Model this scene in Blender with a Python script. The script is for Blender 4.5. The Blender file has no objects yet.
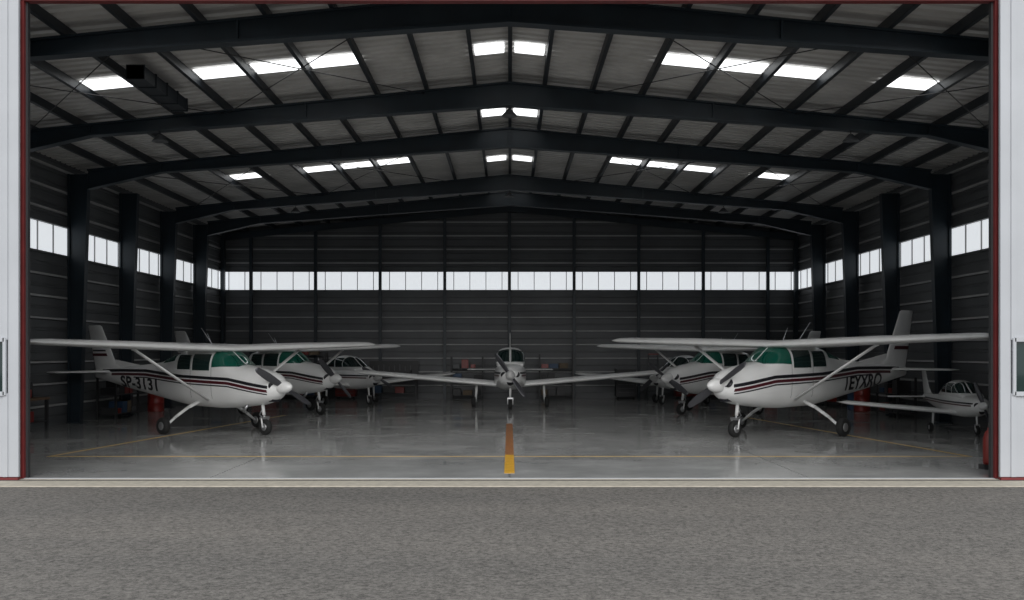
import bpy, bmesh, math, random
from mathutils import Vector, Matrix
random.seed(4)
D=bpy.data; SC=bpy.context.scene; COL=SC.collection
pi=math.pi

# ------------------------------------------------------------------ materials
def mat(name,col,rough=0.5,metal=0.0,var=0.0,scale=5.0,coat=0.0,emit=None,es=1.0,bump=0.0,bscale=40.0,spec=0.5):
    m=D.materials.new(name); m.use_nodes=True
    nt=m.node_tree; b=nt.nodes['Principled BSDF']
    b.inputs['Base Color'].default_value=(*col,1); b.inputs['Roughness'].default_value=rough
    b.inputs['Metallic'].default_value=metal
    b.inputs['Specular IOR Level'].default_value=spec
    b.inputs['Coat Weight'].default_value=coat
    tc=nt.nodes.new('ShaderNodeTexCoord')
    if var>0:
        n=nt.nodes.new('ShaderNodeTexNoise'); n.inputs['Scale'].default_value=scale; n.inputs['Detail'].default_value=6
        nt.links.new(tc.outputs['Object'],n.inputs['Vector'])
        r=nt.nodes.new('ShaderNodeValToRGB')
        r.color_ramp.elements[0].position=0.3; r.color_ramp.elements[1].position=0.7
        r.color_ramp.elements[0].color=(*[c*(1-var) for c in col],1)
        r.color_ramp.elements[1].color=(*[min(1,c*(1+var)) for c in col],1)
        nt.links.new(n.outputs['Fac'],r.inputs['Fac']); nt.links.new(r.outputs['Color'],b.inputs['Base Color'])
    if emit:
        b.inputs['Emission Color'].default_value=(*emit,1); b.inputs['Emission Strength'].default_value=es
    return m

def asphalt_mat():
    m=D.materials.new('asphalt'); m.use_nodes=True; nt=m.node_tree; b=nt.nodes['Principled BSDF']
    tc=nt.nodes.new('ShaderNodeTexCoord')
    n=nt.nodes.new('ShaderNodeTexNoise'); n.inputs['Scale'].default_value=16; n.inputs['Detail'].default_value=9; n.inputs['Roughness'].default_value=0.92
    n2=nt.nodes.new('ShaderNodeTexNoise'); n2.inputs['Scale'].default_value=0.35; n2.inputs['Detail'].default_value=4
    mp=nt.nodes.new('ShaderNodeMapping'); mp.inputs['Scale'].default_value=(0.35,1.6,1)
    nt.links.new(tc.outputs['Object'],n.inputs['Vector']); nt.links.new(tc.outputs['Object'],mp.inputs['Vector']); nt.links.new(mp.outputs['Vector'],n2.inputs['Vector'])
    r=nt.nodes.new('ShaderNodeValToRGB'); e=r.color_ramp.elements
    e[0].position=0.40; e[0].color=(0.045,0.042,0.039,1); e[1].position=0.60; e[1].color=(0.27,0.255,0.235,1)
    nt.links.new(n.outputs['Fac'],r.inputs['Fac'])
    r2=nt.nodes.new('ShaderNodeValToRGB'); e=r2.color_ramp.elements
    e[0].position=0.3; e[0].color=(0.84,0.84,0.84,1); e[1].position=0.7; e[1].color=(1.08,1.06,1.04,1)
    nt.links.new(n2.outputs['Fac'],r2.inputs['Fac'])
    mx=nt.nodes.new('ShaderNodeMix'); mx.data_type='RGBA'; mx.blend_type='MULTIPLY'; mx.inputs['Factor'].default_value=1
    nt.links.new(r.outputs['Color'],mx.inputs['A']); nt.links.new(r2.outputs['Color'],mx.inputs['B'])
    nt.links.new(mx.outputs['Result'],b.inputs['Base Color'])
    b.inputs['Roughness'].default_value=0.9
    bp=nt.nodes.new('ShaderNodeBump'); bp.inputs['Strength'].default_value=0.6; bp.inputs['Distance'].default_value=0.01
    nt.links.new(n.outputs['Fac'],bp.inputs['Height']); nt.links.new(bp.outputs['Normal'],b.inputs['Normal'])
    return m

def floor_mat():
    m=D.materials.new('sealed_concrete'); m.use_nodes=True; nt=m.node_tree; b=nt.nodes['Principled BSDF']
    tc=nt.nodes.new('ShaderNodeTexCoord')
    n=nt.nodes.new('ShaderNodeTexNoise'); n.inputs['Scale'].default_value=0.6; n.inputs['Detail'].default_value=9; n.inputs['Roughness'].default_value=0.65
    nt.links.new(tc.outputs['Object'],n.inputs['Vector'])
    r=nt.nodes.new('ShaderNodeValToRGB'); e=r.color_ramp.elements
    e[0].position=0.3; e[0].color=(0.38,0.385,0.38,1); e[1].position=0.7; e[1].color=(0.52,0.52,0.505,1)
    nt.links.new(n.outputs['Fac'],r.inputs['Fac'])
    br=nt.nodes.new('ShaderNodeTexBrick'); br.offset=0; br.inputs['Scale'].default_value=1; br.inputs['Mortar Size'].default_value=0.018
    br.inputs['Brick Width'].default_value=5.0; br.inputs['Row Height'].default_value=5.0
    br.inputs['Color1'].default_value=(1,1,1,1); br.inputs['Color2'].default_value=(.95,.95,.95,1); br.inputs['Mortar'].default_value=(.6,.6,.6,1)
    nt.links.new(tc.outputs['Object'],br.inputs['Vector'])
    mx=nt.nodes.new('ShaderNodeMix'); mx.data_type='RGBA'; mx.blend_type='MULTIPLY'; mx.inputs['Factor'].default_value=1
    nt.links.new(r.outputs['Color'],mx.inputs['A']); nt.links.new(br.outputs['Color'],mx.inputs['B'])
    nt.links.new(mx.outputs['Result'],b.inputs['Base Color'])
    r2=nt.nodes.new('ShaderNodeMapRange'); r2.inputs['From Min'].default_value=.3; r2.inputs['From Max'].default_value=.7
    r2.inputs['To Min'].default_value=0.04; r2.inputs['To Max'].default_value=0.20
    nt.links.new(n.outputs['Fac'],r2.inputs['Value']); nt.links.new(r2.outputs['Result'],b.inputs['Roughness'])
    b.inputs['Specular IOR Level'].default_value=0.7
    return m

M_asph=asphalt_mat(); M_floor=floor_mat()
M_sill=mat('threshold_concrete',(0.47,0.43,0.36),0.8,var=0.15,scale=8)
M_steel=mat('navy_steel',(0.012,0.022,0.031),0.45,var=0.2,scale=2)
M_purlin=mat('dark_purlin_steel',(0.013,0.018,0.024),0.5)
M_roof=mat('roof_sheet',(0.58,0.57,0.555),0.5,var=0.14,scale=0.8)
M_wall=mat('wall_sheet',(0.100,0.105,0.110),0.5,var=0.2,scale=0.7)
M_girt=mat('girt_grey',(0.42,0.42,0.42),0.5,var=0.15,scale=1.5)
M_white=mat('white_cladding',(0.47,0.487,0.515),0.5,var=0.05,scale=1.2)
M_red=mat('red_trim',(0.17,0.022,0.022),0.5,var=0.15,scale=3)
M_black=mat('black_rubber',(0.012,0.012,0.013),0.6)
M_pane=mat('glowing_pane',(0.7,0.72,0.74),0.4,var=0.1,scale=1.5,emit=(0.92,0.96,1.0),es=0.72)  # opaque pane; emission stands in for daylight coming through
M_sky=mat('glowing_skylight_sheet',(0.7,0.72,0.74),0.4,emit=(0.97,0.99,1.0),es=2.0)  # added emission replaces sky light through the sheet, brightens the interior
M_yel=mat('yellow_line_paint',(0.72,0.38,0.02),0.5,var=0.15,scale=6)
M_yel2=mat('worn_yellow_paint',(0.50,0.33,0.10),0.5,var=0.2,scale=6)
M_org=mat('worn_orange_paint',(0.36,0.14,0.04),0.5,var=0.25,scale=6)
M_paint=mat('aircraft_white',(0.80,0.80,0.79),0.3,var=0.03,scale=1.5,coat=0.4)
M_mar=mat('maroon_stripe',(0.075,0.010,0.016),0.35)
M_blk=mat('black_stripe',(0.014,0.014,0.018),0.35)
M_green=mat('green_tinted_glass',(0.004,0.085,0.058),0.05,coat=0.6)
M_dglass=mat('dark_glass',(0.010,0.028,0.026),0.05,coat=0.6)
M_tyre=mat('tyre',(0.014,0.014,0.014),0.8)
M_metal=mat('metal',(0.45,0.45,0.46),0.35,metal=0.8)
M_prop=mat('prop_grey',(0.10,0.10,0.11),0.3,metal=0.5)
M_toolred=mat('tool_red',(0.22,0.02,0.014),0.4)
M_blue=mat('bin_blue',(0.03,0.07,0.14),0.5)
M_wood=mat('bench_wood',(0.16,0.10,0.06),0.7,var=0.3,scale=9)
M_dark=mat('dark_equipment',(0.03,0.03,0.032),0.5)
M_card=mat('cardboard',(0.16,0.12,0.08),0.8,var=0.15,scale=6)

# ------------------------------------------------------------------ mesh helpers
class MB:
    def __init__(s): s.v=[]; s.f=[]; s.mi=[]; s.m=[]; s.sm=[]
    def mid(s,m):
        if m not in s.m: s.m.append(m)
        return s.m.index(m)
    def add(s,v,f,m,smooth=False,M=None):
        o=len(s.v); i=s.mid(m)
        for p in v:
            p=Vector(p); s.v.append(tuple(M@p) if M else tuple(p))
        for q in f: s.f.append([o+k for k in q]); s.mi.append(i); s.sm.append(smooth)
    def box(s,x0,x1,y0,y1,z0,z1,m,M=None):
        v=[(x,y,z) for x in (x0,x1) for y in (y0,y1) for z in (z0,z1)]
        s.add(v,[(0,1,3,2),(4,6,7,5),(0,4,5,1),(2,3,7,6),(0,2,6,4),(1,5,7,3)],m,M=M)
    def prism(s,poly,y0,y1,m):
        n=len(poly); v=[(x,y0,z) for x,z in poly]+[(x,y1,z) for x,z in poly]
        f=[tuple(range(n)),tuple(range(2*n-1,n-1,-1))]+[(i,i+n,(i+1)%n+n,(i+1)%n) for i in range(n)]
        s.add(v,f,m)
    def loft(s,rings,m,smooth=True,cap=True,closed=True):
        n=len(rings[0]); v=[p for r in rings for p in r]; f=[]
        for i in range(len(rings)-1):
            for j in range(n if closed else n-1):
                k=(j+1)%n
                f.append((i*n+j,i*n+k,(i+1)*n+k,(i+1)*n+j))
        if cap and closed:
            f.append(tuple(range(n-1,-1,-1))); f.append(tuple(range((len(rings)-1)*n,len(rings)*n)))
        s.add(v,f,m,smooth)
    def tube(s,p0,p1,r0,r1,m,n=12,ex=1.0,dirx=None):
        p0=Vector(p0);p1=Vector(p1);d=(p1-p0).normalized()
        a=Vector(dirx) if dirx else (Vector((1,0,0)) if abs(d.x)<.9 else Vector((0,1,0)))
        a=(a-d*a.dot(d)).normalized(); b=d.cross(a)
        R=[]
        for p,r in ((p0,r0),(p1,r1)):
            R.append([tuple(p+a*math.cos(2*pi*i/n)*r*ex+b*math.sin(2*pi*i/n)*r) for i in range(n)])
        s.loft(R,m)
    def revolve(s,prof,c,axis,m,n=24):
        ax=Vector(axis).normalized(); a=Vector((1,0,0)) if abs(ax.x)<.9 else Vector((0,1,0))
        a=(a-ax*a.dot(ax)).normalized(); b=ax.cross(a); c=Vector(c)
        R=[[tuple(c+ax*h+(a*math.cos(2*pi*i/n)+b*math.sin(2*pi*i/n))*max(r,1e-4)) for i in range(n)] for r,h in prof]
        s.loft(R,m)
    def mesh(s,name):
        me=D.meshes.new(name); me.from_pydata(s.v,[],s.f)
        for m in s.m: me.materials.append(m)
        me.polygons.foreach_set('material_index',s.mi); me.polygons.foreach_set('use_smooth',s.sm)
        bm=bmesh.new(); bm.from_mesh(me); bmesh.ops.recalc_face_normals(bm,faces=bm.faces); bm.to_mesh(me); bm.free()
        me.update(); return me
    def obj(s,name,parent=None):
        o=D.objects.new(name,s.mesh(name)); COL.objects.link(o)
        if parent: o.parent=parent
        return o

# ------------------------------------------------------------------ building shell
W=13.1; YF=17.07; YB=46.7; HZ=7.97; OPEN=8.05
def rz(x): return 8.95-0.10*abs(x)

b=MB(); b.box(-120,120,-60,120,-0.4,-0.02,M_asph); b.obj('ground_asphalt')
b=MB(); b.box(-W-.3,W+.3,YF,YB+.3,-0.2,0,M_floor); b.obj('floor')
b=MB(); b.box(-W-.3,W+.3,16.08,YF-0.002,-0.2,-0.002,M_sill)
b.box(-W,W,16.72,16.76,-0.002,0.004,M_dark); b.box(-W,W,16.98,17.05,-0.002,0.006,M_white)
b.obj('trim_threshold')

b=MB()
b.box(-.09,.09,17.75,20.9,0.0,0.004,M_yel); b.box(-.09,.09,20.9,30,0.0,0.004,M_org)
b.box(-9.3,9.3,20.55,20.63,0.0,0.003,M_yel2)
for s in (-1,1):
    v=[(s*9.3,20.6,.003),(s*9.2,20.6,.003),(s*7.4,34,.003),(s*7.5,34,.003)]
    v+= [(x,y,0) for x,y,z in v]
    b.add(v,[(0,1,2,3),(4,5,6,7),(0,1,5,4),(1,2,6,5),(2,3,7,6),(3,0,4,7)],M_yel2)
b.obj('floor_marking_lines')

def ribprof(y0,y1,pitch=0.33,h=0.07):
    P=[];y=y0
    while y<y1:
        P+=[(y,0),(y+pitch*.5,0),(y+pitch*.6,h),(y+pitch*.92,h)]; y+=pitch
    P.append((y1,0)); return P
b=MB(); P=ribprof(YF,YB+.3)
for s in (-1,1):
    v=[]
    for y,h in P:
        y=min(y,YB+.3); v.append((0,y,rz(0)+h)); v.append((s*(W+.4),y,rz(W+.4)+h))
    b.add(v,[(2*i,2*i+1,2*i+3,2*i+2) for i in range(len(P)-1)],M_roof)
    b.add([(0,YF,9.07),(s*(W+.4),YF,rz(W+.4)+.12),(s*(W+.4),YB+.3,rz(W+.4)+.12),(0,YB+.3,9.07)],[(0,1,2,3)],M_roof)
b.obj('ceiling')

PX=[0.0,.86,2.05,3.27,4.5,5.73,6.97,8.2,9.43,10.66,11.9]
b=MB()
for x in PX:
    for s in ((-1,1) if x>0 else (1,)):
        X=s*x; z=rz(x)
        b.box(X-.03,X+.03,YF,YB,z-.20,z-.01,M_purlin); b.box(X-.03,X+.06,YF,YB,z-.215,z-.195,M_purlin)
b.obj('trim_roof_purlins')

SK=[]
for Y in (22.65,34.6):
    for x in (3.88,5.11,6.35,8.81):
        SK+= [(x,Y),(-x,Y)]
for Y in (22.9,29.0,35.9,41.0):
    SK+=[(.45,Y),(-.45,Y)]
b=MB()
for x,Y in SK:
    w=.54 if abs(x)>1 else .33
    z0=rz(abs(x)-w)-.02; z1=rz(abs(x)+w)-.02
    s=1 if x>0 else -1
    v=[(s*(abs(x)-w),Y-.38,z0),(s*(abs(x)+w),Y-.38,z1),(s*(abs(x)+w),Y+.38,z1),(s*(abs(x)-w),Y+.38,z0)]
    v+=[(p[0],p[1],p[2]-.012) for p in v]
    b.add(v,[(0,1,2,3),(4,5,6,7),(0,1,5,4),(1,2,6,5),(2,3,7,6),(3,0,4,7)],M_sky)
b.obj('window_skylights')

def bot(x):
    x=abs(x)
    if x<10.3: return 8.2-(8.2-7.45)*x/10.3
    return 7.45-(7.45-6.95)*(x-10.3)/(12.45-10.3)
FR=[18.9,25.2,30.3,38.3,42.3]
def rafter(b,Y):
    xs=[-12.45,-10.3,-5,0,5,10.3,12.45]
    top=[(x,rz(x)-.22) for x in xs]; bt=[(x,bot(x)) for x in xs]
    for i in range(len(xs)-1):
        q=[top[i],top[i+1],bt[i+1],bt[i]]
        b.prism(q,Y-.05,Y+.05,M_steel)
        b.prism([bt[i],bt[i+1],(bt[i+1][0],bt[i+1][1]-.05),(bt[i][0],bt[i][1]-.05)],Y-.14,Y+.14,M_steel)
        b.prism([(top[i][0],top[i][1]),(top[i+1][0],top[i+1][1]),(top[i+1][0],top[i+1][1]-.04),(top[i][0],top[i][1]-.04)],Y-.14,Y+.14,M_steel)
    for x in (-10.3,-5,0,5,10.3): b.box(x-.02,x+.02,Y-.13,Y+.13,bot(x)-.03,rz(x)-.23,M_steel)
def column(b,Y,h=7.35):
    for s in (-1,1):
        q=[(s*13.02,0.02),(s*12.68,0.02),(s*12.45,h),(s*13.02,h)]
        b.prism(q,Y-.05,Y+.05,M_steel)
        b.prism([(s*12.72,0.02),(s*12.67,0.02),(s*12.43,h),(s*12.48,h)],Y-.12,Y+.12,M_steel)
        b.box(min(s*12.97,s*13.03),max(s*12.97,s*13.03),Y-.12,Y+.12,0.02,h,M_steel)
        b.box(min(s*12.55,s*13.05),max(s*12.55,s*13.05),Y-.18,Y+.18,0.0,0.03,M_steel)
for Y in FR:
    b=MB(); rafter(b,Y); column(b,Y); b.obj('trim_steel_frame')
b=MB(); column(b,34.3,7.4); b.obj('trim_wind_column')
# end-wall rafter with slim corner posts
b=MB()
for s in (-1,1):
    b.prism([(0,rz(0)-.22),(s*13,rz(13)-.22),(s*13,rz(13)-.5),(0,rz(0)-.5)],46.25,46.4,M_steel)
    x0,x1=sorted((s*12.88,s*13.05)); b.box(x0,x1,46.2,46.45,0,rz(13)-.3,M_steel)
b.obj('trim_end_frame')

b=MB()
for (Ya,Yb) in ((18.9,25.2),(30.3,38.3)):
    for s in (-1,1):
        for xa,xb in ((2.05,6.97),(6.97,11.9)):
            b.tube((s*xa,Ya,rz(xa)-.3),(s*xb,Yb,rz(xb)-.3),.012,.012,M_dark,6)
            b.tube((s*xb,Ya,rz(xb)-.3),(s*xa,Yb,rz(xa)-.3),.012,.012,M_dark,6)
b.obj('trim_roof_bracing')

ZB0,ZB1=4.93,5.75
def girts(z0,z1,p=0.62):
    z=z0;L=[]
    while z<z1: L.append(z); z+=p
    return L
def hprof(z0,z1,pitch=.31,d=.035):
    P=[];z=z0
    while z<z1-.01:
        P+=[(0,z),(0,min(z1,z+pitch*.7)),(d,min(z1,z+pitch*.78)),(d,min(z1,z+pitch*.97))]; z+=pitch
    P.append((0,z1)); return P
def side_wall(s,name):
    b=MB()
    for z0,z1 in ((0.0,ZB0),(ZB1,rz(W)+.1)):
        P=hprof(z0,z1); v=[]
        for d,z in P: v+=[(s*(W+.0+d),YF,z),(s*(W+.0+d),YB,z)]
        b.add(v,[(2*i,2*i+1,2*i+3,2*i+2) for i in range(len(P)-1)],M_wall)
        b.add([(s*(W+.08),YF,z0),(s*(W+.08),YB,z0),(s*(W+.08),YB,z1),(s*(W+.08),YF,z1)],[(0,1,2,3)],M_white)
    for z in girts(.55,7.5):
        if ZB0-.05<z<ZB1+.05: continue
        x0,x1=sorted((s*(W-.07),s*(W-.001))); b.box(x0,x1,YF+.1,YB-.1,z,z+.055,M_girt)
    for z in (ZB0-.06,ZB1):
        x0,x1=sorted((s*(W-.09),s*(W+.08))); b.box(x0,x1,YF,YB,z,z+.06,M_wall)
    b.obj(name)
    b=MB()
    x0,x1=sorted((s*(W+.03),s*(W+.045)))
    b.box(x0,x1,YF+.05,YB,ZB0,ZB1,M_pane)
    y=YF+.6
    while y<YB:
        x0,x1=sorted((s*(W+.0),s*(W+.03))); b.box(x0,x1,y-.02,y+.02,ZB0,ZB1,M_girt); y+=.98
    b.obj('window_1' if s<0 else 'window_2')
side_wall(-1,'wall_left'); side_wall(1,'wall_right')
b=MB()
P=hprof(0,ZB0); v=[]
for d,z in P: v+=[(-W,YB+d,z),(W,YB+d,z)]
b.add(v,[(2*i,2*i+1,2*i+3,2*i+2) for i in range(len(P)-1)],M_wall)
b.add([(-W,YB+.08,0),(W,YB+.08,0),(W,YB+.08,ZB0),(-W,YB+.08,ZB0)],[(0,1,2,3)],M_white)
P=hprof(ZB1,8.95); v=[]
for d,zz in P:
    xm=W if zz<=rz(W) else max(0.02,(8.95-zz)/.10)
    xm=min(W,xm); v+=[(-xm,YB+d,zz),(xm,YB+d,zz)]
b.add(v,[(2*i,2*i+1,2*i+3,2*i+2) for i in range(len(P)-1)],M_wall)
b.add([(-W,YB+.08,ZB1),(W,YB+.08,ZB1),(W,YB+.08,rz(W)),(0,YB+.08,8.95),(-W,YB+.08,rz(W))],[(0,1,2,3,4)],M_white)
for z in girts(.55,8.6):
    if ZB0-.05<z<ZB1+.05: continue
    xm=W-.2 if z<rz(W)-.1 else max(.3,(8.85-z)/.10)
    b.box(-min(xm,W-.2),min(xm,W-.2),YB-.07,YB-.001,z,z+.055,M_girt)
for z in (ZB0-.06,ZB1): b.box(-W,W,YB-.09,YB+.08,z,z+.06,M_wall)
b.obj('wall_back')
b=MB()
b.box(-W,W,YB+.03,YB+.045,ZB0,ZB1,M_pane)
x=-W+.3
while x<W: b.box(x-.016,x+.016,YB,YB+.03,ZB0,ZB1,M_girt); x+=.733
b.obj('window_3')
b=MB()
for k in range(-4,5):
    x=k*2.93; h=rz(x)-.3
    b.box(x-.05,x+.05,YB-.30,YB-.095,0,h,M_steel); b.box(x-.07,x+.07,YB-.32,YB-.30,0,h,M_steel)
b.obj('trim_back_wall_posts')

b=MB()
b.prism([(-OPEN,HZ),(OPEN,HZ),(OPEN,rz(OPEN)),(0,8.95),(-OPEN,rz(OPEN))],YF-.06,YF+.06,M_white)
for s in (-1,1):
    b.prism([(s*(OPEN+.01),0),(s*(W+.1),0),(s*(W+.1),rz(W)),(s*(OPEN+.01),rz(OPEN))],YF-.01,YF+.06,M_dark)
b.obj('wall_front')
b=MB()
b.box(-OPEN-.2,OPEN+.2,YF-.10,YF+.08,HZ-.04,HZ+.12,M_red)
for s in (-1,1):
    x0,x1=sorted((s*(OPEN+.005),s*(OPEN+.2))); b.box(x0,x1,YF-.09,YF-.01,0,HZ,M_red)
    x0,x1=sorted((s*(OPEN-.03),s*(OPEN+.005))); b.box(x0,x1,YF-.02,YF+.07,0,HZ,M_dark)
b.obj('trim_door_frame')
for s in (-1,1):
    b=MB(); x=OPEN+.01; wx0=8.28; wx1=9.3; wz0=1.42; wz1=2.30
    yF=YF-.26
    X0=x
    while X0<W+.3:
        X1=min(X0+.25,W+.3)
        segs=[(X0,X0+.17,0.0),(X0+.17,X1,0.02)]
        for a,c,d in segs:
            x0,x1=sorted((s*a,s*c))
            if c>wx0-.02 and a<wx1+.02:
                b.box(x0,x1,yF-d,yF+.06,0.05,wz0,M_white); b.box(x0,x1,yF-d,yF+.06,wz1,8.02,M_white)
            else: b.box(x0,x1,yF-d,yF+.06,0.05,8.02,M_white)
        X0=X1
    x0,x1=sorted((s*wx0,s*wx1))
    b.box(x0,x1,yF+.02,yF+.03,wz0,wz1,M_dglass)
    for a in (wx0-.03,wx1-.03,(wx0+wx1)/2-.03):
        p,q=sorted((s*a,s*(a+.05))); b.box(p,q,yF-.045,yF+.02,wz0-.03,wz1+.03,M_white)
    for z in (wz0-.04,wz1-.03): b.box(x0,x1,yF-.045,yF+.02,z,z+.07,M_white)
    p,q=sorted((s*(OPEN+.01),s*(W+.3))); b.box(p,q,yF-.03,yF+.08,0.0,0.04,M_red)
    b.obj('door_1' if s<0 else 'door_2')

# ------------------------------------------------------------------ aircraft
class Body:
    def __init__(s,secs,step=.05,sm=3):
        s.x0=secs[-1][0]; s.x1=secs[0][0]; n=int(round((s.x1-s.x0)/step)); s.n=n; s.step=(s.x1-s.x0)/n
        S=sorted(secs); A=[]
        for i in range(n+1):
            x=s.x0+i*s.step
            for a,c in zip(S,S[1:]):
                if x<=c[0]+1e-9: break
            t=min(1,max(0,(x-a[0])/(c[0]-a[0]))); A.append([a[k]+(c[k]-a[k])*t for k in range(1,5)])
        for _ in range(3):
            B=[r[:] for r in A]
            for i in range(1,n):
                for k in range(4): B[i][k]=(A[i-1][k]+A[i][k]*2+A[i+1][k])/4
            A=B
        for _ in range(sm):
            B=[r[:] for r in A]
            for i in range(2,n-1):
                for k in range(4): B[i][k]=(A[i-1][k]+A[i][k]+A[i+1][k])/3
            A=B
        s.A=A
    def par(s,x):
        f=(x-s.x0)/s.step; f=min(max(f,0),s.n-1e-6); i=int(f); t=f-i
        return [s.A[i][k]*(1-t)+s.A[i+1][k]*t for k in range(4)]
    def P(s,x,a,off=0.0,sd=1):
        zb,zt,hw,n=s.par(x); zc=(zb+zt)/2; hh=(zt-zb)/2+off; hw+=off
        c,q=math.cos(a),math.sin(a)
        return (x,sd*math.copysign(abs(c)**(2/n)*hw,c),zc+math.copysign(abs(q)**(2/n)*hh,q))
    def ang(s,x,z):
        zb,zt,hw,n=s.par(x); zc=(zb+zt)/2; hh=(zt-zb)/2
        t=max(-.9999,min(.9999,(z-zc)/hh)); return math.copysign(math.asin(abs(t)**(n/2)),t)
    def loft(s,b,m,seg=36):
        R=[]
        for i in range(s.n+1):
            x=s.x0+i*s.step; R.append([s.P(x,2*pi*j/seg) for j in range(seg)])
        b.loft(R,m)
    def side(s,b,m,x0,x1,zl,zh,off=.006,nx=24,nz=5,sides=(1,-1)):
        fl=zl if callable(zl) else (lambda x:zl); fh=zh if callable(zh) else (lambda x:zh)
        for sd in sides:
            v=[]
            for i in range(nx+1):
                x=x0+(x1-x0)*i/nx; a0=s.ang(x,fl(x)); a1=s.ang(x,fh(x))
                for j in range(nz+1): v.append(s.P(x,a0+(a1-a0)*j/nz,off,sd))
            b.add(v,[(i*(nz+1)+j,i*(nz+1)+j+1,(i+1)*(nz+1)+j+1,(i+1)*(nz+1)+j) for i in range(nx) for j in range(nz)],m,True)
    def wrap(s,b,m,x0,x1,zl,off=.006,nx=16,nz=24,gap=0.0):
        fl=zl if callable(zl) else (lambda x:zl)
        for sd in (1,-1):
            v=[]
            for i in range(nx+1):
                x=x0+(x1-x0)*i/nx; a0=s.ang(x,fl(x))
                zb,zt,hw,n=s.par(x)
                a1=math.acos(min(1,(gap/hw))**(n/2)) if gap>0 else pi/2
                a1=max(a0,a1)
                for j in range(nz+1): v.append(s.P(x,a0+(a1-a0)*j/nz,off,sd))
            b.add(v,[(i*(nz+1)+j,i*(nz+1)+j+1,(i+1)*(nz+1)+j+1,(i+1)*(nz+1)+j) for i in range(nx) for j in range(nz)],m,True)
    def text(s,txt,xa,xb,zc,h,m,name):
        cu=D.curves.new('t','FONT'); cu.body=txt; cu.size=1; cu.offset=0.025; ob=D.objects.new('t',cu); COL.objects.link(ob)
        bpy.context.view_layer.update()
        me=D.meshes.new_from_object(ob.evaluated_get(bpy.context.evaluated_depsgraph_get()))
        D.objects.remove(ob)
        bm=bmesh.new(); bm.from_mesh(me); bmesh.ops.triangulate(bm,faces=bm.faces)
        bmesh.ops.subdivide_edges(bm,edges=bm.edges,cuts=1)
        bmesh.ops.triangulate(bm,faces=bm.faces)
        xs=[v.co.x for v in bm.verts]; ys=[v.co.y for v in bm.verts]
        mx0,mx1,my0,my1=min(xs),max(xs),min(ys),max(ys)
        V=[((v.co.x-mx0)/(mx1-mx0),(v.co.y-my0)/(my1-my0)) for v in bm.verts]
        bm.verts.index_update(); F=[[v.index for v in f.verts] for f in bm.faces]; bm.free()
        b=MB()
        for sd in (1,-1):
            vs=[]
            for u,w in V:
                x=(xa+(xb-xa)*u) if sd<0 else (xb-(xb-xa)*u)
                vs.append(s.P(x,s.ang(x,zc(x)+(w-.5)*h),.014,sd))
            b.add(vs,F,m)
        return b.mesh(name)

def foil(le,c,t,ax='h',n=11):
    up=[];lo=[]
    for i in range(n+1):
        u=(1-math.cos(pi*i/n))/2
        y=5*t*(.2969*math.sqrt(u)-.126*u-.3516*u*u+.2843*u**3-.1036*u**4)
        up.append((u,y*1.25)); lo.append((u,-y*.75))
    L=up+lo[-2:0:-1]
    if ax=='v': L=[(u,w*(.8 if w>0 else 1.333)) for u,w in L]
    return [((le[0]-u*c,le[1],le[2]+w*c) if ax=='h' else (le[0]-u*c,le[1]+w*c,le[2])) for u,w in L]

def wheel(b,c,r,w):
    prof=[(r*.45,-w*.42),(r*.6,-w*.5),(r*.86,-w*.5),(r*.97,-w*.3),(r,0),(r*.97,w*.3),(r*.86,w*.5),(r*.6,w*.5),(r*.45,w*.42)]
    b.revolve(prof,c,(0,1,0),M_tyre,28)
    b.revolve([(r*.05,-w*.5),(r*.3,-w*.5),(r*.5,-w*.43),(r*.5,w*.43),(r*.3,w*.5),(r*.05,w*.5)],c,(0,1,0),M_metal,20)

def propeller(R=.98,m=M_prop,spin=M_paint):
    b=MB()
    b.revolve([(.14,-.14),(.165,-.1),(.165,.0),(.15,.1),(.11,.2),(.055,.28),(.0,.31)],(0,0,0),(1,0,0),spin,24)
    for s in (1,-1):
        R_=[]
        for i in range(15):
            t=i/14; r=.1+(R-.1)*t
            ch=.05+.05*math.sin(pi*min(1,t*.8+.15))
            if t>.95: ch*=.6
            th=.03*(1-t)+.008; tw=math.radians(50-36*t)
            ring=[]
            for k in range(10):
                a=2*pi*k/10; p=math.cos(a)*ch; q=math.sin(a)*th
                yy=p*math.cos(tw)-q*math.sin(tw); xx=p*math.sin(tw)+q*math.cos(tw)
                ring.append((xx,yy*s,r*s))
            R_.append(ring)
        b.loft(R_,m)
    return b

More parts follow.
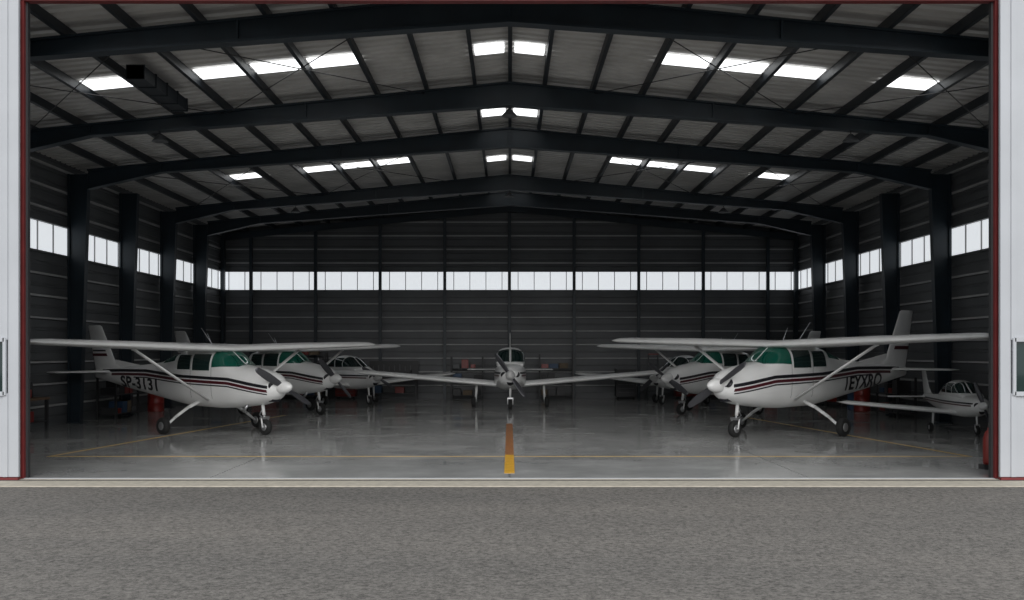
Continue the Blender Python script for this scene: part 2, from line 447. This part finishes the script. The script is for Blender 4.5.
def high_wing():
    parts={}
    F=Body([(2.32,1.04,1.42,.20,2.0),(2.2,.90,1.55,.37,2.2),(1.7,.76,1.66,.48,2.5),(1.05,.69,1.75,.54,2.8),(.95,.68,1.78,.545,2.9),
            (.42,.64,2.14,.56,3.2),(.2,.64,2.19,.57,3.5),(-.95,.66,2.20,.56,3.5),(-1.5,.71,2.08,.51,2.9),(-2.5,.84,1.82,.39,2.5),
            (-4.3,1.08,1.68,.22,2.3),(-5.95,1.34,1.60,.06,2.1)])
    b=MB(); F.loft(b,M_paint)
    for s in (1,-1):
        b.revolve([(.0,-.02),(.10,-.02),(.11,.02),(.0,.025)],(2.262,s*.235,1.28),(1,0,s*.6),M_blk,16)
    b.box(2.0,2.15,-.12,.12,.85,.93,M_blk)
    b.tube((1.35,-.25,.75),(1.2,-.27,.58),.035,.035,M_metal,10)
    parts['fuselage']=b.mesh('fuselage')
    b=MB()
    F.wrap(b,M_green,.28,1.06,lambda x:1.72 if x>.6 else 1.72-.05*(.6-x),gap=.02)
    F.side(b,M_dglass,-.52,.20,1.62,lambda x:2.04)
    F.side(b,M_dglass,-1.22,-.62,1.64,2.02)
    F.wrap(b,M_green,-2.1,-1.42,lambda x:1.86+.1*(x+1.42)*1.0,gap=.04)
    parts['windows']=b.mesh('windows')
    b=MB()
    K=[(2.3,1.20),(1.6,1.30),(.9,1.40),(-1,1.45),(-3,1.57),(-4.5,1.56),(-5.9,1.53)]
    def st(x):
        for (x1,z1),(x0,z0) in zip(K,K[1:]):
            if x>=x0: return z0+(z1-z0)*(x-x0)/(x1-x0)
        return 1.53
    F.side(b,M_blk,-5.5,2.2,lambda x:st(x)-.03,lambda x:st(x)+.045,nx=80,nz=3,off=.007)
    F.side(b,M_mar,-4.9,2.18,lambda x:st(x)-.13,lambda x:st(x)-.06,nx=80,nz=3,off=.007)
    F.side(b,M_blk,-3.6,2.16,lambda x:st(x)-.19,lambda x:st(x)-.16,nx=60,nz=2,off=.007)
    for xx in (.28,-.60): F.side(b,M_dark,xx-.005,xx+.005,.9,2.05,nx=1,nz=10,off=.0065)
    parts['stripes']=b.mesh('stripes')
    b=MB(); R=[]
    ys=[-5.5,-5.46,-5.35,-5.15,-4.8,-2.6,-.5,0,.5,2.6,4.8,5.15,5.35,5.46,5.5]
    for y in ys:
        a=abs(y); c=1.63 if a<2.6 else 1.63-(a-2.6)/2.9*.5; k=1.0; t=.125
        if a>5.1: q=(a-5.1)/.4; k=math.sqrt(max(.02,1-q*q*.85)); t=.125*max(.25,1-q*.75)
        le=.56-(.12*(a-2.6)/2.9 if a>2.6 else 0)
        R.append(foil((le-(1-k)*c*.35,y,2.16+.03*a),c*k,t))
    b.loft(R,M_paint)
    parts['wing']=b.mesh('wing')
    b=MB()
    for s in (1,-1):
        b.tube((.12,s*.54,.86),(.02,s*2.65,2.18),.03,.03,M_paint,14,ex=2.2,dirx=(1,0,0))
        b.revolve([(.0,-.03),(.06,-.02),(.06,.02),(.0,.03)],(.02,s*2.62,2.16),(0,0,1),M_paint,12)
    parts['wing_struts']=b.mesh('wing_struts')
    b=MB()
    for s in (1,-1):
        pts=[(-.42,.40,.80),(-.42,.75,.66),(-.42,1.12,.44),(-.42,1.40,.23)]
        for p,q,r0,r1 in zip(pts,pts[1:],(.045,.04,.034),(.04,.034,.028)):
            b.tube((p[0],s*p[1],p[2]),(q[0],s*q[1],q[2]),r0,r1,M_paint,12,ex=1.6)
        b.tube((-.42,s*1.38,.22),(-.42,s*1.55,.22),.03,.03,M_metal,10)
        wheel(b,(-.42,s*1.50,.22),.22,.16)
    b.tube((1.62,0,.85),(1.68,0,.50),.045,.04,M_paint,12)
    b.tube((1.68,0,.52),(1.70,0,.40),.03,.03,M_metal,12)
    b.box(1.64,1.76,-.11,.11,.40,.46,M_metal)
    for s in (1,-1): b.tube((1.70,s*.1,.43),(1.74,s*.1,.20),.02,.02,M_paint,8)
    b.tube((1.74,-.12,.20),(1.74,.12,.20),.018,.018,M_metal,8)
    b.tube((1.60,0,.62),(1.50,0,.50),.015,.015,M_metal,8); b.tube((1.50,0,.50),(1.67,0,.42),.015,.015,M_metal,8)
    wheel(b,(1.74,0,.20),.20,.14)
    parts['landing_gear']=b.mesh('landing_gear')
    b=MB(); R=[]
    for z,le,te in ((1.45,-4.3,-5.98),(1.62,-4.55,-6.02),(1.8,-4.95,-6.08),(2.2,-5.22,-6.2),(2.6,-5.5,-6.32),(2.86,-5.68,-6.4),(2.9,-5.78,-6.38)):
        R.append(foil((le,0,z),le-te,.075 if z<2.88 else .03,'v'))
    b.loft(R,M_paint)
    b.prism([(-3.2,1.66),(-4.9,1.60),(-4.95,1.88)],-.02,.02,M_paint)
    parts['tail_fin']=b.mesh('tail_fin')
    b=MB()
    for z0,z1,m in ((1.98,2.06,M_mar),(2.12,2.16,M_blk)):
        for s in (1,-1):
            le=lambda z:-5.22+(2.2-z)*.68-.25
            v=[(le(z0),s*.052,z0),(-6.12,s*.022,z0),(-6.14,s*.022,z1),(le(z1),s*.052,z1)]
            v+=[(p[0],p[1]-s*.03,p[2]) for p in v]
            b.add(v,[(0,1,2,3),(4,5,6,7),(0,1,5,4),(1,2,6,5),(2,3,7,6),(3,0,4,7)],m)
    parts['fin_stripe']=b.mesh('fin_stripe')
    b=MB(); R=[]
    for y in (-1.72,-1.68,-1.5,-.06,.06,1.5,1.68,1.72):
        a=abs(y); c=1.02-.33*a/1.7; k=1 if a<1.6 else (.9 if a<1.7 else .7)
        R.append(foil((-4.98-.12*a,y,1.52),c*k,.085 if a<1.7 else .04))
    b.loft(R,M_paint); parts['tailplane']=b.mesh('tailplane')
    b=MB(); b.tube((-.6,.15,2.28),(-1.1,.15,2.75),.009,.006,M_white,6); b.tube((-.3,-.1,2.28),(-.5,-.1,2.6),.009,.006,M_white,6)
    parts['antennas']=b.mesh('antennas')
    parts['registration']=F.text('SP-3131',-4.35,-2.3,lambda x:1.19+(-2.3-x)*.04,.32,M_blk,'registration')
    parts['registration2']=F.text('1EYXRO',-4.35,-2.3,lambda x:1.19+(-2.3-x)*.04,.36,M_blk,'registration')
    parts['propeller']=None
    return parts

def low_wing(hs=(5.35,5.35)):
    parts={}
    F=Body([(2.0,1.02,1.38,.2,2.0),(1.88,.88,1.50,.38,2.3),(1.3,.74,1.58,.50,2.7),(.6,.67,1.62,.57,2.9),(-1.0,.66,1.62,.57,2.9),
            (-2.4,.80,1.52,.40,2.5),(-4.0,1.02,1.46,.20,2.3),(-5.1,1.18,1.42,.06,2.1)])
    b=MB(); F.loft(b,M_paint)
    for s in (1,-1): b.revolve([(.0,-.02),(.10,-.02),(.11,.02),(.0,.025)],(1.94,s*.22,1.24),(1,0,s*.55),M_blk,16)
    b.revolve([(.0,-.02),(.11,-.02),(.12,.02),(.0,.03)],(1.93,0,.98),(1,0,-.4),M_blk,16)
    parts['fuselage']=b.mesh('fuselage')
    C=Body([(.95,1.45,1.62,.46,2.6),(.75,1.42,1.72,.50,2.6),(.1,1.38,2.12,.53,2.5),(-.6,1.36,2.20,.53,2.6),(-1.3,1.38,2.06,.47,2.6),(-2.1,1.40,1.64,.34,2.4),(-2.4,1.38,1.5,.28,2.4)])
    b=MB(); C.loft(b,M_paint,28); parts['cabin']=b.mesh('cabin')
    b=MB(); C.wrap(b,M_dglass,.06,.86,lambda x:1.67,gap=.035,off=.008)
    C.side(b,M_dglass,-.6,.0,1.66,2.06,off=.008); C.side(b,M_dglass,-1.4,-.7,1.66,lambda x:2.03-.07*(-.7-x),off=.008)
    parts['windows']=b.mesh('windows')
    b=MB()
    F.side(b,M_blk,-4.9,1.86,lambda x:1.26,lambda x:1.32,nx=60,nz=3)
    F.side(b,M_mar,-4.8,1.8,lambda x:1.17,lambda x:1.22,nx=60,nz=3)
    parts['stripes']=b.mesh('stripes')
    b=MB(); R=[]
    L,Rr=hs
    def st(L): return [L,L-.04,L-.15,L-.35]
    ys=[-v for v in st(Rr)]+[-.5,0,.5]+st(L)[::-1]
    for y in ys:
        a=abs(y); H=L if y>0 else Rr; c=1.75-.45*a/5.35; t=.135; k=1
        if a>H-.36: q=(a-(H-.36))/.36; k=math.sqrt(max(.02,1-q*q*.7)); t=.135*max(.3,1-q*.7)
        R.append(foil((.62-.12*a/5.35-(1-k)*c*.3,y,.80+.088*a),c*k,t))
    b.loft(R,M_paint)
    parts['wing']=b.mesh('wing')
    b=MB()
    for s in (1,-1):
        b.tube((-.15,s*1.22,.86),(-.15,s*1.25,.30),.05,.04,M_paint,12)
        b.tube((-.15,s*1.22,.5),(-.15,s*1.25,.20),.03,.03,M_metal,12)
        wheel(b,(-.15,s*1.33,.2),.20,.15)
    b.tube((1.35,0,.85),(1.42,0,.42),.045,.035,M_paint,12)
    b.box(1.38,1.48,-.1,.1,.38,.43,M_metal)
    for s in (1,-1): b.tube((1.43,s*.09,.4),(1.45,s*.09,.19),.018,.018,M_paint,8)
    wheel(b,(1.45,0,.19),.19,.13)
    parts['landing_gear']=b.mesh('landing_gear')
    b=MB(); R=[]
    for z,le,te in ((1.38,-3.7,-5.1),(1.55,-4.1,-5.15),(1.8,-4.4,-5.22),(2.55,-4.85,-5.4),(2.6,-4.95,-5.38)):
        R.append(foil((le,0,z),le-te,.08 if z<2.58 else .03,'v'))
    b.loft(R,M_paint); parts['tail_fin']=b.mesh('tail_fin')
    b=MB(); R=[]
    for y in (-1.75,-1.7,-.06,.06,1.7,1.75):
        a=abs(y); R.append(foil((-4.5-.02*a,y,1.30),.78 if a<1.72 else .6,.09 if a<1.72 else .04))
    b.loft(R,M_paint); parts['tailplane']=b.mesh('tailplane')
    parts['propeller']=None
    return parts

HW=high_wing(); LW=low_wing((5.6,5.6)); LW2=low_wing((1.8,5.2))
def place(parts,name,X,Y,theta,side,prop,scale=1.0,px=2.42,pz=1.23,R=.98,finz=1.0,reg=1):
    e=D.objects.new(name,None); COL.objects.link(e); e.empty_display_size=.5
    th=math.radians(theta)*side
    ang=math.atan2(-math.cos(th),math.sin(th))
    e.location=(X,Y,0); e.rotation_euler=(0,0,ang); e.scale=(scale,)*3
    for k,me in parts.items():
        if k=='propeller':
            b=propeller(R); o=b.obj('propeller',e); o.location=(px,0,pz); o.rotation_euler=(math.radians(prop),0,0); continue
        if k=='registration' and reg!=1: continue
        if k=='registration2' and reg!=2: continue
        o=D.objects.new('registration' if k=='registration2' else k,me); COL.objects.link(o); o.parent=e
        if k in('tail_fin','fin_stripe') and finz!=1: o.scale=(1,1,finz); o.location=(0,0,1.5*(1-finz))
    return e
HN='high_wing_airplane'; LN='low_wing_airplane'
place(HW,HN,-7.57,27.0,53,1,62)
place(HW,HN,6.95,26.4,50,-1,-58,finz=1.2,reg=2,scale=1.05)
place(HW,HN,-7.7,35.3,53,1,48,reg=0)
place(HW,HN,7.05,35.2,50,-1,60,reg=0)
place(LW,LN,-6.4,41.7,40,1,60,scale=.9,px=2.1,pz=1.22,R=.9)
place(LW,LN,0.03,38.6,0,1,35,px=2.1,pz=1.22,R=.9,scale=1.04,finz=1.2)
place(LW,LN,6.9,41.7,40,-1,-50,scale=.9,px=2.1,pz=1.22,R=.9)
place(LW2,LN,11.9,26.8,4,-1,20,scale=.62,px=2.1,pz=1.22,R=1.0)

# ------------------------------------------------------------------ workshop equipment
def cabinet(x,y,w=1.1,h=1.2,d=.55,m=M_toolred,rot=0):
    b=MB(); b.box(-w/2,w/2,-d/2,d/2,.12,h,m)
    n=6; zz=.18
    for i in range(n):
        hh=(h-.26)/n; b.box(-w/2+.03,w/2-.03,-d/2-.015,-d/2,zz,zz+hh-.02,m); b.box(-w/2+.1,w/2-.1,-d/2-.04,-d/2-.015,zz+hh-.06,zz+hh-.04,M_wall); zz+=hh
    b.box(-w/2-.02,w/2+.02,-d/2-.02,d/2+.02,h,h+.03,M_dark)
    for sx in(-1,1):
        for sy in(-1,1): b.revolve([(.02,-.02),(.06,-.02),(.06,.02),(.02,.02)],(sx*(w/2-.1),sy*(d/2-.1),.06),(1,0,0),M_tyre,14); b.box(sx*(w/2-.1)-.03,sx*(w/2-.1)+.03,sy*(d/2-.1)-.02,sy*(d/2-.1)+.02,.08,.13,M_metal)
    o=b.obj('tool_cabinet'); o.location=(x,y,0); o.rotation_euler=(0,0,rot)
def bench(x,y,w=2.2,rot=0):
    b=MB(); b.box(-w/2,w/2,-.35,.35,.84,.9,M_wood)
    for sx in(-1,1):
        for sy in(-1,1): b.box(sx*(w/2-.06)-.04,sx*(w/2-.06)+.04,sy*.29-.04,sy*.29+.04,0,.84,M_dark)
    b.box(-w/2+.1,w/2-.1,-.3,.3,.25,.28,M_dark)
    b.box(-w/2+.2,-w/2+.6,-.2,.2,.28,.6,M_blue); b.box(.1,.5,-.2,.2,.28,.55,M_toolred)
    b.box(-w/2+.3,-w/2+.55,-.15,.1,.9,1.2,M_dark); b.box(.2,.6,-.1,.2,.9,1.12,M_toolred); b.tube((.8,0,.9),(.8,0,1.3),.05,.03,M_dark)
    b.box(-w/2,w/2,.31,.34,.9,1.7,M_dark)
    for i in range(8): b.box(-w/2+.15+i*.24,-w/2+.18+i*.24,.29,.31,1.25,1.45+.05*(i%3),M_wall)
    o=b.obj('workbench'); o.location=(x,y,0); o.rotation_euler=(0,0,rot)
def rack(x,y,w=2.0,h=2.1,rot=0):
    b=MB()
    for sx in(-1,1):
        for sy in(-1,1): b.box(sx*w/2-.03,sx*w/2+.03,sy*.28-.03,sy*.28+.03,0,h,M_dark)
    for z in (.15,.75,1.35,1.95):
        if z>h-.1: break
        b.box(-w/2,w/2,-.3,.3,z,z+.03,M_dark); xx=-w/2+.08
        while xx<w/2-.35:
            ww=random.uniform(.2,.42); hh=random.uniform(.15,.42)
            b.box(xx,xx+ww,-.22,.22,z+.03,z+.03+hh,random.choice([M_card,M_blue,M_dark,M_dark,M_toolred,M_wall])); xx+=ww+random.uniform(.03,.12)
    o=b.obj('storage_rack'); o.location=(x,y,0); o.rotation_euler=(0,0,rot)
def drum(x,y,m):
    b=MB(); b.revolve([(.0,0),(.28,0),(.29,.02),(.28,.05),(.28,.28),(.295,.3),(.28,.32),(.28,.56),(.295,.58),(.28,.6),(.28,.84),(.29,.87),(.26,.87),(.26,.85),(0,.85)],(0,0,0),(0,0,1),m,24)
    o=b.obj('oil_drum'); o.location=(x,y,0)
def ladder(x,y,h=2.0,rot=0):
    b=MB()
    for s in(-1,1):
        b.tube((s*.3,-.45,0),(s*.2,0,h),.025,.025,M_wall,8); b.tube((s*.3,.45,0),(s*.2,.02,h),.02,.02,M_wall,8)
    n=7
    for i in range(1,n):
        t=i/n; b.box(-.3+.1*t,.3-.1*t,-.45+.45*t-.06,-.45+.45*t+.05,h*t-.015,h*t+.015,M_wall)
    b.box(-.22,.22,-.1,.12,h-.02,h+.03,M_toolred)
    o=b.obj('step_ladder'); o.location=(x,y,0); o.rotation_euler=(0,0,rot)
rack(-12.45,32.6,1.9,1.4,rot=pi/2); rack(-12.4,44.2,rot=pi/2); cabinet(-10.9,45.75); rack(-9.2,45.85); bench(-5.2,45.8); cabinet(-7.3,45.85,.9,1.1); rack(-1.9,45.95,1.4,1.9)
rack(2.1,45.95,1.5,2.0); cabinet(5.2,45.85,.9,1.3,m=M_dark); ladder(6.4,45.6,2.0); bench(9.7,45.75); rack(12.4,43.4,rot=-pi/2); drum(12.5,37.0,M_blue); drum(12.5,36.3,M_toolred)
bench(-12.6,26.2,2.2,rot=pi/2); drum(-12.6,24.4,M_dark); rack(12.45,33.0,1.8,1.3,rot=-pi/2)
cabinet(7.9,45.85,1.0,1.0); drum(11.6,45.4,M_toolred); rack(12.45,40.2,1.6,1.4,rot=-pi/2); drum(-12.5,28.0+8.2,M_toolred)

b=MB()
b.revolve([(0,.08),(.09,.08),(.105,.12),(.105,.55),(.07,.66),(.03,.70),(.03,.74),(0,.74)],(0,0,0),(0,0,1),M_toolred,20)
b.box(-.02,.1,-.015,.015,.74,.80,M_dark); b.tube((.03,0,.76),(.15,0,.6),.012,.012,M_dark,8); b.tube((.15,0,.6),(.14,0,.25),.012,.018,M_dark,8)
b.box(-.14,.14,-.12,.12,0,.08,M_dark)
o=b.obj('fire_extinguisher'); o.location=(8.62,18.4,0)

for i,(x,Y) in enumerate(((0,38.3),(-8.6,25.2),(8.4,25.2),(0,25.2),(-8,38.3),(8,38.3))):
    b=MB(); z=bot(x)-.05
    b.tube((0,0,z),(0,0,z-.1),.012,.012,M_dark,6)
    b.revolve([(.05,0),(.09,-.05),(.18,-.14),(.2,-.17),(.0,-.15)],(0,0,z-.08),(0,0,1),M_wall,20)
    o=b.obj('high_bay_lamp'); o.location=(x,Y,0)
b=MB()
b.box(-.17,.17,-1.4,1.4,7.66,7.92,M_purlin)
for y in (-1.4,-.7,0,.7,1.37): b.box(-.19,.19,y,y+.04,7.64,7.94,M_purlin)
for y in(-1,1): b.tube((0,y,7.92),(0,y,7.99),.012,.012,M_dark,6)
o=b.obj('ventilation_duct'); o.location=(-7.6,22.2,0)

# ------------------------------------------------------------------ light
w=D.worlds.new('overcast_sky'); SC.world=w; w.use_nodes=True
bg=w.node_tree.nodes['Background']; bg.inputs['Color'].default_value=(0.93,0.965,1.0,1); bg.inputs['Strength'].default_value=0.85
L=D.lights.new('overcast_sun','SUN'); L.energy=2.1; L.angle=math.radians(50); L.color=(1,.985,.965)
o=D.objects.new('overcast_sun',L); COL.objects.link(o)
o.rotation_euler=(math.radians(90-28),0,math.radians(4)); o.location=(0,-20,20)

cam=D.cameras.new('camera'); cam.sensor_width=36; cam.lens=36; cam.shift_y=52/1024; cam.shift_x=0.0025
cam.clip_end=500
c=D.objects.new('camera',cam); COL.objects.link(c); c.location=(0,0,2.1); c.rotation_euler=(pi/2,0,0)
SC.camera=c
SC.view_settings.view_transform='Standard'; SC.view_settings.look='None'; SC.view_settings.exposure=0.0
